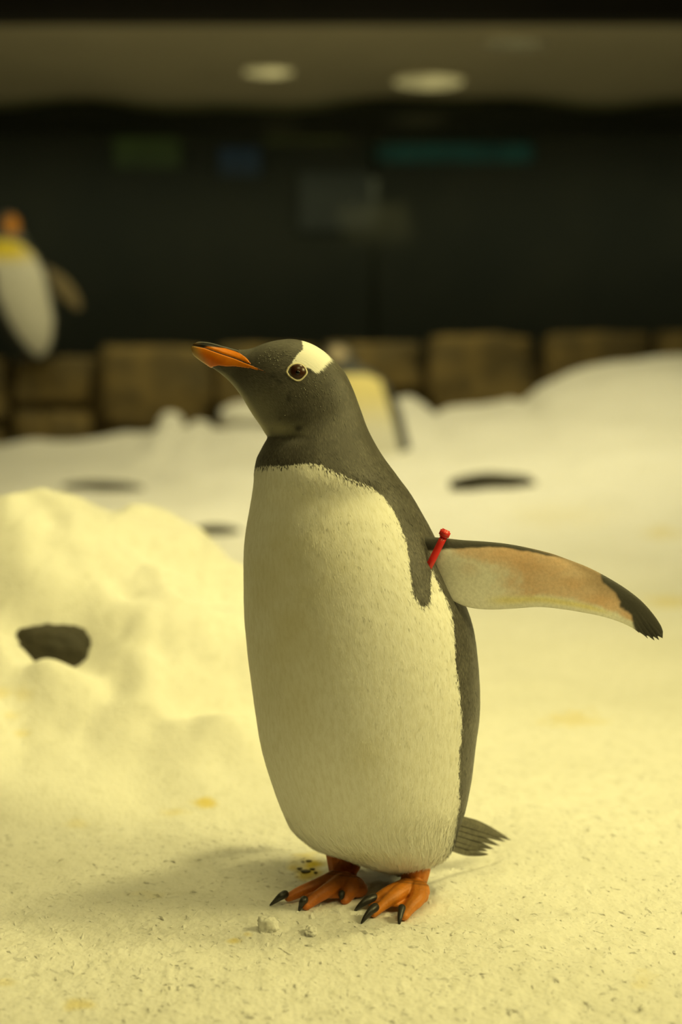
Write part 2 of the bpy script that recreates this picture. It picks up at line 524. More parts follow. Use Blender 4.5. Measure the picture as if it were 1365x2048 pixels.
# ice granules on the near snow
def granules():
    n = 17000; u = rng.random(n); y = 1.25 + 1.15 * u ** 1.2; x = (rng.random(n) - .5) * y * .62
    z = floor_z(x, y); z = z - .0006; V = []; Fc = []
    s = rng.gamma(2.2, .0011, n) + .0009; s = np.minimum(s, .0075)
    ang = rng.random(n) * 6.28; el = .6 + 1.2 * rng.random(n)
    for k in range(n):
        c, sn = math.cos(ang[k]), math.sin(ang[k]); a = s[k] * el[k] * 1.2; b_ = s[k] * .7; h = s[k] * .2
        p = [(a, 0, -h), (0, b_, -h), (-a, 0, -h), (0, -b_, -h), (a * .5, b_ * .2, h), (-a * .4, -b_ * .3, h * .8)]
        i0 = len(V)
        t1, t2 = random.uniform(-.3, .3), random.uniform(-.3, .3)
        for (px_, py_, pz_) in p:
            V.append((x[k] + c * px_ - sn * py_, y[k] + sn * px_ + c * py_, z[k] + pz_ + t1 * px_ + t2 * py_))
        for f in ((0, 1, 4), (1, 5, 4), (1, 2, 5), (2, 3, 5), (3, 4, 5), (3, 0, 4)): Fc.append([i0 + q for q in f])
    o = mesh_np('ice_granules', V, Fc, M['snow'], smooth=False, attrs={'stain': ('FLOAT', stain_at(np.array(V)))})
    o.parent = floor; tag(o, kind='stuff')


granules()


def rock(name, loc, size, seed, mat, amp=.18, sub=4, flatb=None, parent=None, freq=1.6, rot=0, box=0):
    bm = bmesh.new(); bmesh.ops.create_icosphere(bm, subdivisions=sub, radius=1)
    P = np.array([v.co[:] for v in bm.verts])
    if box:
        m_ = np.max(np.abs(P), 1, keepdims=True); P = P * (1 - box) + P / m_ * box * .86
    d = fbm(P[:, 0] * freq + seed * 3.1, P[:, 1] * freq + seed, P[:, 2] * freq, 4)
    P = P * (1 + amp * d)[:, None]
    for v, p in zip(bm.verts, P):
        q = Vector((p[0] * size[0], p[1] * size[1], p[2] * size[2])); q.rotate(Matrix.Rotation(rot, 3, 'Z')); v.co = q
    o = bm_obj(name, bm, mat, None); o.location = loc
    if parent: o.parent = parent; o.matrix_parent_inverse = Matrix.Translation(-parent.location)
    return o


# dark rocks in the snow
def place_rock(px, py, w, h, seed, label, depth=.5, amp=.2, dz=0, dy=0, rot=0):
    p = hit(px, py); s = p.y / F
    o = rock('dark_rock', (p.x, p.y + dy, p.z + dz), (w * s / 2, w * s / 2 * depth, h * s / 2), seed, M['darkrock'], amp, rot=rot)
    tag(o, label, 'rock'); return p


place_rock(990, 966, 185, 40, 3, 'low dark rock lying flat on the far snow, right of the penguins', .5, .32)
place_rock(205, 980, 170, 36, 5, 'flat dark rock on the snow behind the top of the left mound', .5, .2)
place_rock(432, 1064, 100, 30, 8, 'small dark rock on the snow behind the right shoulder of the mound', .5, .2)
p = hit(104, 1300); s = p.y / F
tag(rock('dark_rock', (p.x, p.y + .01, p.z + .0), (84 * s, .05, 50 * s), 12, M['darkrock'], .3, box=.35), 'dark rounded rock poking out of the front of the snow mound', 'rock')
# snow chunks close by
for (px, py, w, h, sd, lb) in ((538, 1858, 44, 46, 31, 'small snow chunk in front of the far foot of the gentoo penguin'), (622, 1866, 26, 18, 32, 'tiny snow chunk between the claws of the two feet')):
    p = ground(px, py, .004); s = p.y / F
    tag(rock('snow_chunk', (p.x, p.y, .006), (w * s / 2, .010, h * s / 2), sd, M['snow'], .5, freq=2.6, sub=4, box=.4), lb, 'snow')
# droppings by the foot
bm = bmesh.new()
for (px, py, r) in ((612, 1742, 7), (600, 1737, 4), (625, 1738, 4), (618, 1722, 5), (606, 1724, 3), (632, 1745, 3)):
    p = ground(px, py, .003); mt = Matrix.Translation(p) @ Matrix.Diagonal((r * .0006 * 1.6, r * .0006 * 1.2, .0012, 1))
    bmesh.ops.create_icosphere(bm, subdivisions=2, radius=1, matrix=mt)
o = bm_obj('dropping', bm, simple('dropping_dark', (.10, .085, .02), .6, scale=100)); tag(o, 'dark green bird dropping on the yellow stain behind the far foot', 'dropping', kind='stuff')

# far snow lumps on the crest
for (px, py, Y, w, h, sd, lb) in ((488, 832, 8.2, 100, 56, 41, 'pale rounded snow boulder on the crest left of the penguin throat'), (342, 850, 8.0, 52, 50, 42, 'small pointed snow lump on the far snow crest at the left'), (400, 856, 8.0, 44, 30, 43, 'low snow lump on the crest between the pointed lump and the boulder')):
    p = at(px, py, Y); s = Y / F
    tag(rock('snow_boulder', p, (w * s / 2, .12, h * s / 2), sd, M['snow'], .18), lb, 'snow')

# ------------------------------------------------------------------ rock wall, window, gallery, ceiling
def box(name, lo, hi, mat, parent=None, kind=None, bev=0):
    bm = bmesh.new(); bmesh.ops.create_cube(bm, size=1)
    lo = Vector(lo); hi = Vector(hi); c = (lo + hi) / 2; d = hi - lo
    for v in bm.verts: v.co = Vector((v.co.x * d.x, v.co.y * d.y, v.co.z * d.z))
    if bev: bmesh.ops.bevel(bm, geom=bm.edges[:], offset=bev, segments=2, affect='EDGES')
    o = bm_obj(name, bm, mat, None, smooth=False); o.location = c
    if parent: o.parent = parent; o.matrix_parent_inverse = Matrix.Translation(-parent.location)
    if kind: o['kind'] = kind
    return o


WY = 8.95
wall = box('wall_back', (-6, 9.0, -.4), (6, 9.5, .72), M['mortar'], kind='structure')
edges = [-900, -640, -420, -215, 25, 192, 430, 640, 850, 1080, 1312, 1560, 1800, 2100, 2400]
tops = [700, 694, 700, 712, 712, 690, 690, 684, 668, 664, 658, 652, 655, 660]
for i, (a, b_, t) in enumerate(zip(edges, edges[1:], tops)):
    x0 = at(a + 3, 700, 8.9).x; x1 = at(b_ - 3, 700, 8.9).x; zt = at(0, t, 8.9).z; x = x0
    zmid = zt - .42 + .13 * math.sin(i * 2.1)
    for (lo, hi, sd) in ((zmid + .005, zt, i), (-.25, zmid - .005, i + 50)):
        rock('stone_block', ((x0 + x1) / 2, 9.0, (lo + hi) / 2), ((x1 - x0) / 2 * 1.10, .24, (hi - lo) / 2 * 1.12), sd, M['stone'], .15, parent=wall, freq=1.5, box=.88)
WIN_Y = 11.5; zc = at(600, 196, WIN_Y).z
box('wall_left', (-6.2, -1.2, -.4), (-6, 14.2, 3.6), M['darkwall'], kind='structure')
box('wall_right', (6, -1.2, -.4), (6.2, 14.2, 3.6), M['darkwall'], kind='structure')
box('wall_front', (-6, -1.3, -.4), (6, -1.1, 3.6), M['darkwall'], kind='structure')
box('ceiling', (-6, -1.1, 3.35), (6, 9.0, 3.6), M['darkwall'], kind='structure')
box('trim_1', (-6, 8.86, at(600, 51, 9.05).z), (6, 9.05, zc + 1.2), M['beam'], kind='structure')
pool = box('floor', (-6, 9.5, -.4), (6, 14, .3), M['darkwall'], kind='structure')
box('wall_rear', (-6, 13.35, -.4), (6, 13.55, 3.6), M['gallery'], kind='structure')
box('window_1', (-6, WIN_Y, .3), (6, WIN_Y + .02, zc), M['glass'], kind='structure')
# pale ceiling over the water, slightly uneven lower edge where it meets the window
bm = bmesh.new(); nx = 60; top = []; 
for j in range(12):
    row = []
    for i in range(nx + 1):
        x = -6 + 12 * i / nx; y = 9.0 + (WIN_Y - 9.0 + .3) * j / 11
        zz = zc + (.045 * math.sin(x * 2.1) + .02 * math.sin(x * 5.3) + .012 * x) * (j / 11) ** 3
        row.append(bm.verts.new((x, y, zz)))
    top.append(row)
for a, b_ in zip(top, top[1:]):
    for k in range(nx): bm.faces.new((a[k], b_[k], b_[k + 1], a[k + 1]))
r = bmesh.ops.extrude_face_region(bm, geom=bm.faces[:])
for v in r['geom']:
    if isinstance(v, bmesh.types.BMVert): v.co.z += .1
tag(bm_obj('ceiling', bm, M['bulk']), kind='structure')
box('ceiling', (-6, 11.8, zc - .02), (6, 14, zc + .1), M['gallery'], kind='structure')
# ceiling lamps
for (px, py, w_, dl, st_, lb) in ((538, 140, 100, .30, .52, 'small bright round ceiling lamp, leftmost of the three over the window'), (858, 160, 138, .42, .38, 'wide tilted ceiling lamp, middle one over the window'), (1030, 82, 130, .30, .10, 'faint ceiling lamp nearest the black beam at the upper right')):
    d = raydir(px, py); k = (zc - .01 - CAMZ) / d.z; p = Vector((0, 0, CAMZ)) + d * k
    t = thing('ceiling_lamp', p, lb, 'lamp', 'ceiling lamps over the window'); r = w_ * p.y / F / 2
    bm = bmesh.new(); bmesh.ops.create_cone(bm, cap_ends=True, segments=40, radius1=r * 1.08, radius2=r * 1.08, depth=.05, matrix=Matrix.Translation(p + Vector((0, 0, .012))) @ Matrix.Diagonal((1, dl / .42 * .9, 1, 1)))
    bm_obj('housing', bm, M['bulk'], t, smooth=False)
    bm = bmesh.new(); bmesh.ops.create_uvsphere(bm, u_segments=32, v_segments=12, radius=r, matrix=Matrix.Translation(p + Vector((0, 0, -.012))) @ Matrix.Diagonal((1, dl / .42 * .9, .03 / r, 1)))
    bm_obj('diffuser', bm, emat('lamp_glow', (1., .86, .33), st_), t)
# dim things in the gallery behind the glass
def panel(name, px0, py0, px1, py1, Y, col, s, label, cat):
    a = at(px0, py0, Y); c = at(px1, py1, Y)
    t = thing(name, ((a.x + c.x) / 2, Y, c.z), label, cat)
    box('frame', (a.x - .03, Y, c.z - .03), (c.x + .03, Y + .05, a.z + .03), M['gallery'], t, bev=.01)
    box('face', (a.x, Y - .012, c.z), (c.x, Y + .01, a.z), emat(name + '_glow', col, s), t, bev=.004)
    return t


panel('sign_board', 228, 268, 362, 335, 13.3, (.6, .9, .15), .02, 'dim green sign board far behind the dark window at the left', 'sign')
panel('display_screen', 600, 345, 742, 460, 13.3, (.72, .8, .45), .012, 'dim greyish green screen behind the middle of the dark window', 'screen')
panel('poster_panel', 530, 235, 690, 285, 13.3, (.7, .75, .12), .03, 'dim olive panel above the greyish screen behind the window', 'panel')
panel('light_box', 440, 296, 520, 350, 13.3, (.2, .5, .75), .02, 'dim blue light box left of the greyish screen behind the window', 'sign')
t = panel('light_strip', 740, 288, 1065, 325, 13.3, (.06, .75, .5), .026, 'long dim teal light strip behind the right half of the window', 'light')
panel('blue_light_strip', 1120, 184, 1420, 200, 13.3, (.1, .4, .8), .02, 'thin blue light strip under the ceiling at the upper right', 'light')
pl = at(742, 450, 12.4)
box('trim_2', (pl.x, 12.35, .3), (pl.x + .06, 12.45, zc), M['gallery'], kind='structure')

# ------------------------------------------------------------------ gentoo penguin
Y0 = 1.73
gentoo = thing('gentoo_penguin', ground(760, 1800, 0), 'penguin standing in front with orange beak and one spread flipper wearing a red band', 'penguin')
pairs = [
    (383, 694, 387, 688, .0010, 0), (387, 707, 398, 684.5, .0042, 0), (401, 719, 420, 686, .0060, 0), (420, 732, 448, 693, .0080, 0),
    (445, 750, 480, 699, .0115, 0), (466, 770, 505, 696, .017, 0), (484, 794, 530, 686.5, .0245, 0), (496, 814, 558, 680, .0305, 0),
    (508, 833, 590, 678.5, .0345, 0), (520, 850, 626, 689, .037, 0), (529, 865, 660, 712, .038, 0), (532, 874, 688, 742, .039, 0),
    (530, 883, 706, 777, .041, 0), (524, 896, 721, 817, .045, 0), (514, 916, 738, 862, .060, 0), (509, 940, 762, 906, .073, .001),
    (507, 970, 794, 950, .084, .003), (501, 1010, 826, 995, .089, .01), (492, 1060, 855, 1045, .100, .01), (488, 1110, 880, 1095, .110, .01),
    (488, 1180, 912, 1165, .120, .01), (491, 1260, 944, 1245, .128, .01), (500, 1340, 957, 1330, .133, .01), (512, 1430, 960, 1420, .134, .01),
    (524, 1500, 951, 1500, .130, .01), (545, 1570, 942, 1570, .121, .01), (566, 1625, 931, 1622, .110, .01), (586, 1662, 917, 1662, .096, .01),
    (630, 1697, 906, 1694, .078, .01), (685, 1716, 886, 1720, .056, .01), (745, 1737, 848, 1740, .03, .01), (792, 1747, 806, 1748, .004, .01)]
V, Fc, flow, th, nr = loft_pairs(pairs, Y0, 208)
px, py = project(V)
# gentle real relief: breast keel, belly folds, feather clumps
flow3 = fbm(flow[:, 0] * 40, flow[:, 1] * 60, o=3)
ctr = V.reshape(nr, 208, 3).mean(1, keepdims=True); dirv = (V.reshape(nr, 208, 3) - ctr); ln = np.linalg.norm(dirv, axis=2, keepdims=True)
nrm = (dirv / np.maximum(ln, 1e-6)).reshape(-1, 3)
bodyw = sstep(780, 980, py)
fringe = sstep(1640, 1700, py)
clump = fbm(flow[:, 1] * 160, flow[:, 0] * 26, o=3)
V = V + nrm * ((.0004 * flow3 * bodyw) + .0035 * clump * fringe + .0002 * fbm(flow[:, 1] * 300, flow[:, 0] * 90, o=2) * bodyw)[:, None]
# skin fold where head meets neck
fold = np.exp(-((py - (878 + (px - 530) * -.02)) / 7.0) ** 2) * (1 - sstep(560, 640, px))
V = V - nrm * (.0022 * fold)[:, None]
# cheek bulge
white_poly = [(300, 936), (505, 936), (540, 932), (570, 932), (600, 928), (622, 927), (645, 932), (670, 944), (700, 957), (740, 974), (765, 991), (785, 1018), (800, 1048),
              (813, 1080), (818, 1120), (822, 1160), (828, 1188), (840, 1208), (853, 1217), (861, 1205), (863, 1170), (864, 1135), (874, 1160), (895, 1200), (906, 1232), (911, 1280),
              (912, 1320), (919, 1370), (925, 1430), (926, 1460), (921, 1500), (920, 1560), (921, 1610), (915, 1650), (905, 1690), (896, 1712), (880, 1800), (300, 1800)]
d_front = sdf_poly(px, py, white_poly)
camside = np.sin(th) < 0
HEAD = math.radians(38)       # heading: towards camera, turned to its right
# angle around the body measured from the camera direction, + towards picture right
ang = np.arctan2(-np.cos(th), -np.sin(th))
psi = np.abs(((ang + HEAD) + np.pi) % (2 * np.pi) - np.pi)
d_back = np.minimum((math.radians(101) - psi) * 220, py - 934)
d_white = np.where(camside, d_front, d_back)
crown_poly = [(604, 682), (607, 698), (596, 708), (588, 720), (582, 730), (600, 727), (612, 734), (622, 738), (632, 746), (650, 750), (672, 752), (690, 744), (662, 716), (648, 700), (630, 686), (612, 672)]
d_crown = sdf_poly(px, py, crown_poly)
crown_fade = 1 - sstep(0, 1, ((px - 622) * .62 + (py - 712) * .62) / 46)
head = 1 - sstep(900, 920, py)
throat = np.exp(-(((px - 556) / 40) ** 2 + ((py - 858) / 15) ** 2)) * .7 + .35 * np.exp(-(((px - 520) / 45) ** 2 + ((py - 822) / 40) ** 2))
throat = throat + .55 * (1 - sstep(0, 16, (np.interp(py, [730, 748, 768, 792, 812, 832, 850, 866], [420, 445, 466, 484, 496, 508, 520, 530]) * -1 + px))) * sstep(735, 750, py)
throat = np.clip(throat, 0, 1) * (1 - sstep(868, 878, py)) * 1.0
spots = np.zeros(len(px))
for (a, b_, rx, ry, k) in ((578, 797, 6, 9, .7), (598, 857, 8, 7, .85), (621, 742, 8, 6, .9), (514, 858, 5, 5, .3), (664, 770, 18, 8, .35), (550, 750, 22, 5, .4), (715, 868, 8, 14, .4), (560, 838, 4, 4, .4), (590, 790, 10, 3, .25), (548, 754, 9, 3, .8), (556, 761, 7, 3.2, .8), (564, 766, 6, 2.5, .6)):
    spots = np.maximum(spots, k * np.exp(-(((px - a) / rx) ** 2 + ((py - b_) / ry) ** 2) ** 1.4))
soil_shade = .75 * np.exp(-(((px - 590) / 110) ** 2 + ((py - 1150) / 170) ** 2)) + .35 * np.exp(-(((px - 560) / 90) ** 2 + ((py - 1400) / 120) ** 2)) + .5 * np.exp(-(((px - 735) / 35) ** 2 + ((py - 1510) / 40) ** 2)) + .6 * np.exp(-(((px - 700) / 90) ** 2 + ((py - 1712) / 14) ** 2))  # olive dirt mixed with the chest's shaded side, painted into the white
soil_shade = np.clip(soil_shade * (.75 + .6 * fbm(flow[:, 0] * 30, flow[:, 1] * 30, o=3)), 0, 1)

# beak shells: faces of the same loft, lifted off the head
up_poly = [(370, 670), (478, 699.5), (482, 707), (492, 714), (502, 727), (505, 730), (470, 716), (440, 706), (410, 695), (384, 691), (370, 692)]
lo_poly = [(370, 690), (384, 691), (410, 696), (440, 707), (470, 717), (505, 731), (522, 738), (539, 748), (520, 741), (500, 737), (470, 733), (452, 733), (438, 731), (428, 733), (410, 745), (370, 740)]
full = lambda poly, e: sdf_poly(px, py, poly) > e


def shell(name, poly, colf, lift, lab, under=None):
    f4 = Fc[:(nr - 1) * 208]; cx = px[f4].mean(1); cy = py[f4].mean(1)
    keep = sdf_poly(cx, cy, poly) > 0
    f4 = f4[keep]; used = np.unique(f4); remap = np.full(len(V), -1); remap[used] = np.arange(len(used))
    P = V[used].copy(); e = np.clip(sdf_poly(px[used], py[used], poly) / 2.5, -.2, 1)
    nn = nrm[used]; P += nn * (lift * e)[:, None]
    # snap ragged rims onto the outline
    o = mesh_np(name, P, remap[f4], M['beak'], gentoo, attrs={'col': ('FLOAT_COLOR', colf(px[used], py[used]))})
    md = o.modifiers.new('sm', 'SMOOTH'); md.iterations = 3; md.factor = .4
    sd = o.modifiers.new('so', 'SOLIDIFY'); sd.thickness = .0006; sd.offset = -1
    if lab: o['label'] = lab
    return o


def mixn(a, b_, k): return a + (b_ - a) * k[:, None]


def col4(c): return np.concatenate([c, np.ones((len(c), 1))], 1)


ORG = np.array((.95, .27, .012)); ORD = np.array((.72, .13, .008)); BLK = np.array((.018, .016, .014)); HRN = np.array((.42, .30, .10))


def col_up(x, y):
    edge = np.interp(x, [380, 400, 415, 435, 450, 470, 482, 495, 505], [700, 696, 694, 696, 698, 704, 709, 718, 729])
    c = mixn(np.tile(BLK, (len(x), 1)), np.tile(ORG, (len(x), 1)), sstep(-1.2, 1.2, y - edge))
    return col4(mixn(c, np.tile(np.array((.10, .06, .02)), (len(x), 1)), 1 - sstep(388, 405, x)))


def col_lo(x, y):
    edge = np.interp(x, [383, 410, 440, 470, 505, 540], [691, 696, 707, 717, 731, 748])
    c = mixn(np.tile(ORG * .85, (len(x), 1)), np.tile(ORD, (len(x), 1)), sstep(2, 16, y - edge) * (1 - sstep(425, 480, x)) * .6)
    c = mixn(c, np.tile(BLK * 2, (len(x), 1)), 1 - sstep(.3, 1.8, y - edge))
    c = mixn(c, np.tile(HRN, (len(x), 1)), (1 - sstep(385, 410, x + (y - 700) * -.6)) * .9)
    return col4(c)


bcol = np.zeros((len(px), 4))
body_attrs = {'d_white': ('FLOAT', d_white), 'd_crown': ('FLOAT', d_crown * 1.0), 'crown_fade': ('FLOAT', crown_fade), 'throat': ('FLOAT', throat),
              'spots': ('FLOAT', spots), 'soil_shade': ('FLOAT', soil_shade), 'flow': ('FLOAT_VECTOR', flow)}

# flippers (same mesh object as the body)
fp = [(812, 1070, 842, 1128, .012, -.028), (832, 1072, 852, 1138, .012, -.034), (858, 1073.5, 866, 1156, .0105, -.040), (888, 1076, 884, 1184, .009, -.044), (925, 1080, 908, 1202, .008, -.046),
      (970, 1083, 940, 1215, .0072, -.046), (1010, 1087, 982, 1219, .0068, -.044), (1050, 1094, 1030, 1217, .0062, -.042), (1100, 1106, 1080, 1214, .0058, -.04), (1140, 1120, 1130, 1219, .0054, -.036),
      (1180, 1136, 1172, 1226, .005, -.032), (1220, 1157, 1206, 1233, .0045, -.028), (1255, 1179, 1238, 1243, .004, -.022), (1285, 1203, 1264, 1255, .0035, -.018), (1308, 1229, 1284, 1267, .003, -.014),
      (1322, 1250, 1302, 1273, .0022, -.012), (1327, 1263, 1318, 1272, .001, -.012)]
FV, FF, fflow, fth, fn = loft_pairs(fp, Y0, 96, step=2.0)
fx, fy = project(FV)
tooth = np.maximum(0, np.mod((fx * .8 - fy * .6) / 8.0, 1.0) - .35) * 3.4
tw = sstep(1262, 1300, fx) * sstep(1200, 1245, fy) * (np.cos(fth) < .2)
FV[:, 0] += .0016 * tooth * tw; FV[:, 2] -= .0024 * tooth * tw
cosb = np.cos(fth)                               # +1 leading edge, -1 trailing edge
# thin the trailing half
ctr = FV.reshape(fn, 96, 3).mean(1, keepdims=True)
dep = (FV.reshape(fn, 96, 3) - ctr).reshape(-1, 3)
depd = np.array(raydir(1050, 1150).normalized()); along = dep @ depd
FV = FV - np.outer(along * (1 - (.35 + .65 * sstep(-1, .6, cosb))), depd)
sidef = np.sin(fth) < 0
v01 = (1 - cosb) / 2                              # 0 lead .. 1 trail
nz = fbm(fx * .05, fy * .05, o=3); nz2 = fbm(fx * .02 + 7, fy * .03, o=3)
W = np.array((.80, .78, .70)); PE = np.array((.70, .40, .20)); YE = np.array((.80, .68, .22)); DK = np.array((.045, .042, .032)); BR = np.array((.30, .20, .11))
n_ = len(fx)
fc = np.tile(W, (n_, 1))
peach = sstep(910, 1010, fx + 50 * nz - 110 * (sstep(.12, .5, v01) - .5)) * (1 - sstep(.72, .86, v01 + .06 * nz))
peach = peach * (1 - .45 * sstep(1060, 960, fx) * sstep(.2, .5, v01)) * (.8 + .25 * nz2)
peach = np.maximum(peach, .3 * np.exp(-(((fx - 940) / 22) ** 2 + ((fy - 1135) / 16) ** 2)))
fc = mixn(fc, np.tile(PE, (n_, 1)), np.clip(peach, 0, 1) * .85)
yl = np.exp(-((v01 - .86) / .06) ** 2) * sstep(960, 1020, fx) * (1 - sstep(1180, 1240, fx))
fc = mixn(fc, np.tile(YE, (n_, 1)), yl * .7)
lead_old = (1 - sstep(5, 11, (fy - np.interp(fx, [832, 880, 970, 1050, 1120, 1200, 1260], [1072, 1076, 1083, 1094, 1112, 1147, 1181])) - 8 * (1 - sstep(850, 990, fx)) - 8 * (1 - sstep(838, 850, fx)) + 5 * sstep(1000, 1060, fx) - 9 * sstep(1110, 1200, fx) + 2 * nz)) * (.9 - .35 * np.exp(-((fx - 1110) / 50) ** 2))
ld = sdf_poly(fx, fy, [(780, 1040), (880, 1060), (975, 1070), (1050, 1082), (1130, 1100), (1135, 1119), (1060, 1104), (1010, 1095), (960, 1095), (920, 1097), (880, 1100), (858, 1104), (848, 1115), (850, 1140), (858, 1165), (780, 1160)])
lead = sstep(-2.5, 2.5, ld + 2.5 * nz)
fc = mixn(fc, np.tile(DK * 1.1, (n_, 1)), np.clip(lead, 0, 1))
te = fy - np.interp(fx, [1050, 1100, 1140, 1180, 1220, 1255], [1094, 1106, 1120, 1136, 1157, 1179])
eb = np.exp(-(te / (3 + 10 * sstep(1090, 1200, fx))) ** 2) * sstep(1040, 1110, fx)
fc = mixn(fc, np.tile(BR * .7, (n_, 1)), np.clip(eb, 0, 1) * .85)
dt = sdf_poly(fx, fy, [(1190, 1120), (1208, 1165), (1232, 1185), (1243, 1212), (1262, 1232), (1270, 1256), (1275, 1290), (1400, 1290), (1400, 1100)])
fc = mixn(fc, np.tile(BR, (n_, 1)), sstep(-60, 0, dt + 8 * nz) * (1 - sstep(.25, .6, v01)) * .6)
fc = mixn(fc, np.tile(DK, (n_, 1)), sstep(-4, 4, dt + 5 * nz))
bk = mixn(np.tile(DK * 1.2, (n_, 1)), np.tile(W, (n_, 1)), sstep(.93, .96, v01))
fc = np.where(sidef[:, None], fc, bk)

# hidden right flipper, held back behind the body
fp2 = [(640, 1085, 655, 1150, .010, .095), (620, 1100, 640, 1190, .010, .115), (600, 1140, 640, 1240, .008, .135), (590, 1200, 650, 1290, .007, .15), (590, 1270, 665, 1340, .006, .165), (605, 1340, 675, 1380, .005, .175), (640, 1405, 668, 1418, .002, .18)]
GV, GF, gflow, gth, gn = loft_pairs(fp2, Y0, 48, step=5)
gc = np.tile(DK * 1.2, (len(GV), 1))
nb, nf = len(V), len(FV)
AV = np.vstack([V, FV, GV]); AF = np.vstack([Fc, FF + nb, GF + nb + nf])
pad = lambda a, k: np.concatenate([a, np.zeros((k,) + a.shape[1:])])
k_ = nf + len(GV)
attrs = {a: (t, pad(np.asarray(v), k_)) for a, (t, v) in body_attrs.items()}
attrs['col'] = ('FLOAT_COLOR', np.vstack([bcol, col4(fc), col4(gc)]))
midx = np.concatenate([np.zeros(len(Fc)), np.ones(len(FF) + len(GF))])
body = mesh_np('body', AV, AF, None, gentoo, attrs=attrs, mats=[M['plumage'], M['flip']], midx=midx)
ub = shell('upper_beak', up_poly, col_up, .0010, 'upper beak, black ridge over an orange side')
lb_ = shell('lower_beak', lo_poly, col_lo, .0012, 'orange lower beak with a pale tip')
bvb = BVHTree.FromPolygons([tuple(v) for v in V], [tuple(f) for f in Fc[:(nr - 1) * 208]])

# feather tufts: short blades on the plumage, denser where the outline or pattern needs them
def plumage_blades():
    grid = np.arange(nr * 208).reshape(nr, 208)
    VV = V.reshape(nr, 208, 3)
    area = np.linalg.norm(np.roll(VV, -1, 1) - VV, axis=2) * np.vstack([np.linalg.norm(VV[1:] - VV[:-1], axis=2), np.zeros((1, 208))])
    PX = px.reshape(nr, 208); PY = py.reshape(nr, 208)
    wgt = area * np.where(PY > 900, 1.0 + 2.2 * sstep(1560, 1720, PY), 1.6); wgt *= 1 + 2.0 * (np.abs(d_white.reshape(nr, 208)) < 7); wgt[PX < 500] *= np.where(PY[PX < 500] < 780, 0, 1)
    beak = (sdf_poly(PX.ravel(), PY.ravel(), up_poly) > -3) | (sdf_poly(PX.ravel(), PY.ravel(), lo_poly) > -3)
    eye = (((PX - 596) / 28) ** 2 + ((PY - 745) / 24) ** 2 < 1)
    w_ = wgt.ravel() * ~beak * ~eye.ravel(); w_ /= w_.sum()
    n = 52000; pick = rng.choice(nr * 208, n, p=w_)
    i, j = pick // 208, pick % 208; i2 = np.minimum(i + 1, nr - 1); j2 = (j + 1) % 208
    a = rng.random((n, 1)); b2 = rng.random((n, 1))
    P = VV[i, j] * (1 - a) * (1 - b2) + VV[i2, j] * a * (1 - b2) + VV[i, j2] * (1 - a) * b2 + VV[i2, j2] * a * b2
    T = VV[np.minimum(i + 3, nr - 1), j] - VV[np.maximum(i - 3, 0), j]; T /= np.linalg.norm(T, axis=1, keepdims=True) + 1e-9
    S = VV[i, (j + 2) % 208] - VV[i, (j - 2) % 208]; S /= np.linalg.norm(S, axis=1, keepdims=True) + 1e-9
    Nn = np.cross(S, T); Nn *= np.sign((Nn * nrm[pick]).sum(1, keepdims=True)); Nn /= np.linalg.norm(Nn, axis=1, keepdims=True) + 1e-9
    yv = PY[i, j]
    ln = np.where(yv < 900, .0032, (.0062 + .0023 * sstep(1600, 1700, yv))) * (.7 + .6 * rng.random(n))
    wd = np.where(yv < 900, .0005, .0006) * (.7 + .6 * rng.random(n))
    lift = (.05 + .22 * sstep(1600, 1710, yv)) * (.4 + 1.1 * rng.random(n))
    D = T + S * (rng.normal(0, .16, (n, 1))) + Nn * lift[:, None]; D /= np.linalg.norm(D, axis=1, keepdims=True)
    root = P - Nn * .0003
    q = [root - S * wd[:, None], root + S * wd[:, None], root + D * (ln * .6)[:, None] + S * (wd * .8)[:, None] + Nn * .00015, root + D * (ln * .6)[:, None] - S * (wd * .8)[:, None] + Nn * .00015, root + D * ln[:, None]]
    PV = np.stack(q, 1).reshape(-1, 3); k = np.arange(n)[:, None] * 5
    Q = np.vstack([k + np.array([[0, 1, 2]]), k + np.array([[0, 2, 3]]), k + np.array([[3, 2, 4]])])
    at_ = {}
    for nm, (ty, arr) in body_attrs.items():
        arr = np.asarray(arr); at_[nm] = (ty, np.repeat(arr[pick], 5, axis=0))
    o = mesh_np('feathers', PV, Q, M['plumage'], gentoo, attrs=at_)
    nn_ = np.repeat(Nn + .15 * rng.normal(0, .5, (n, 3)), 5, axis=0); nn_ /= np.linalg.norm(nn_, axis=1, keepdims=True)
    o.data.normals_split_custom_set_from_vertices([tuple(v) for v in nn_])
    tag(o, kind='stuff')


plumage_blades()


# eyes
def on_head(x, y, far=False):
    d = raydir(x, y).normalized()
    if not far: h = bvb.ray_cast(Vector((0, 0, CAMZ)), d)
    else:
        e = Vector((0, 0, CAMZ)) + d * 4; h = bvb.ray_cast(e, -d)
    return h


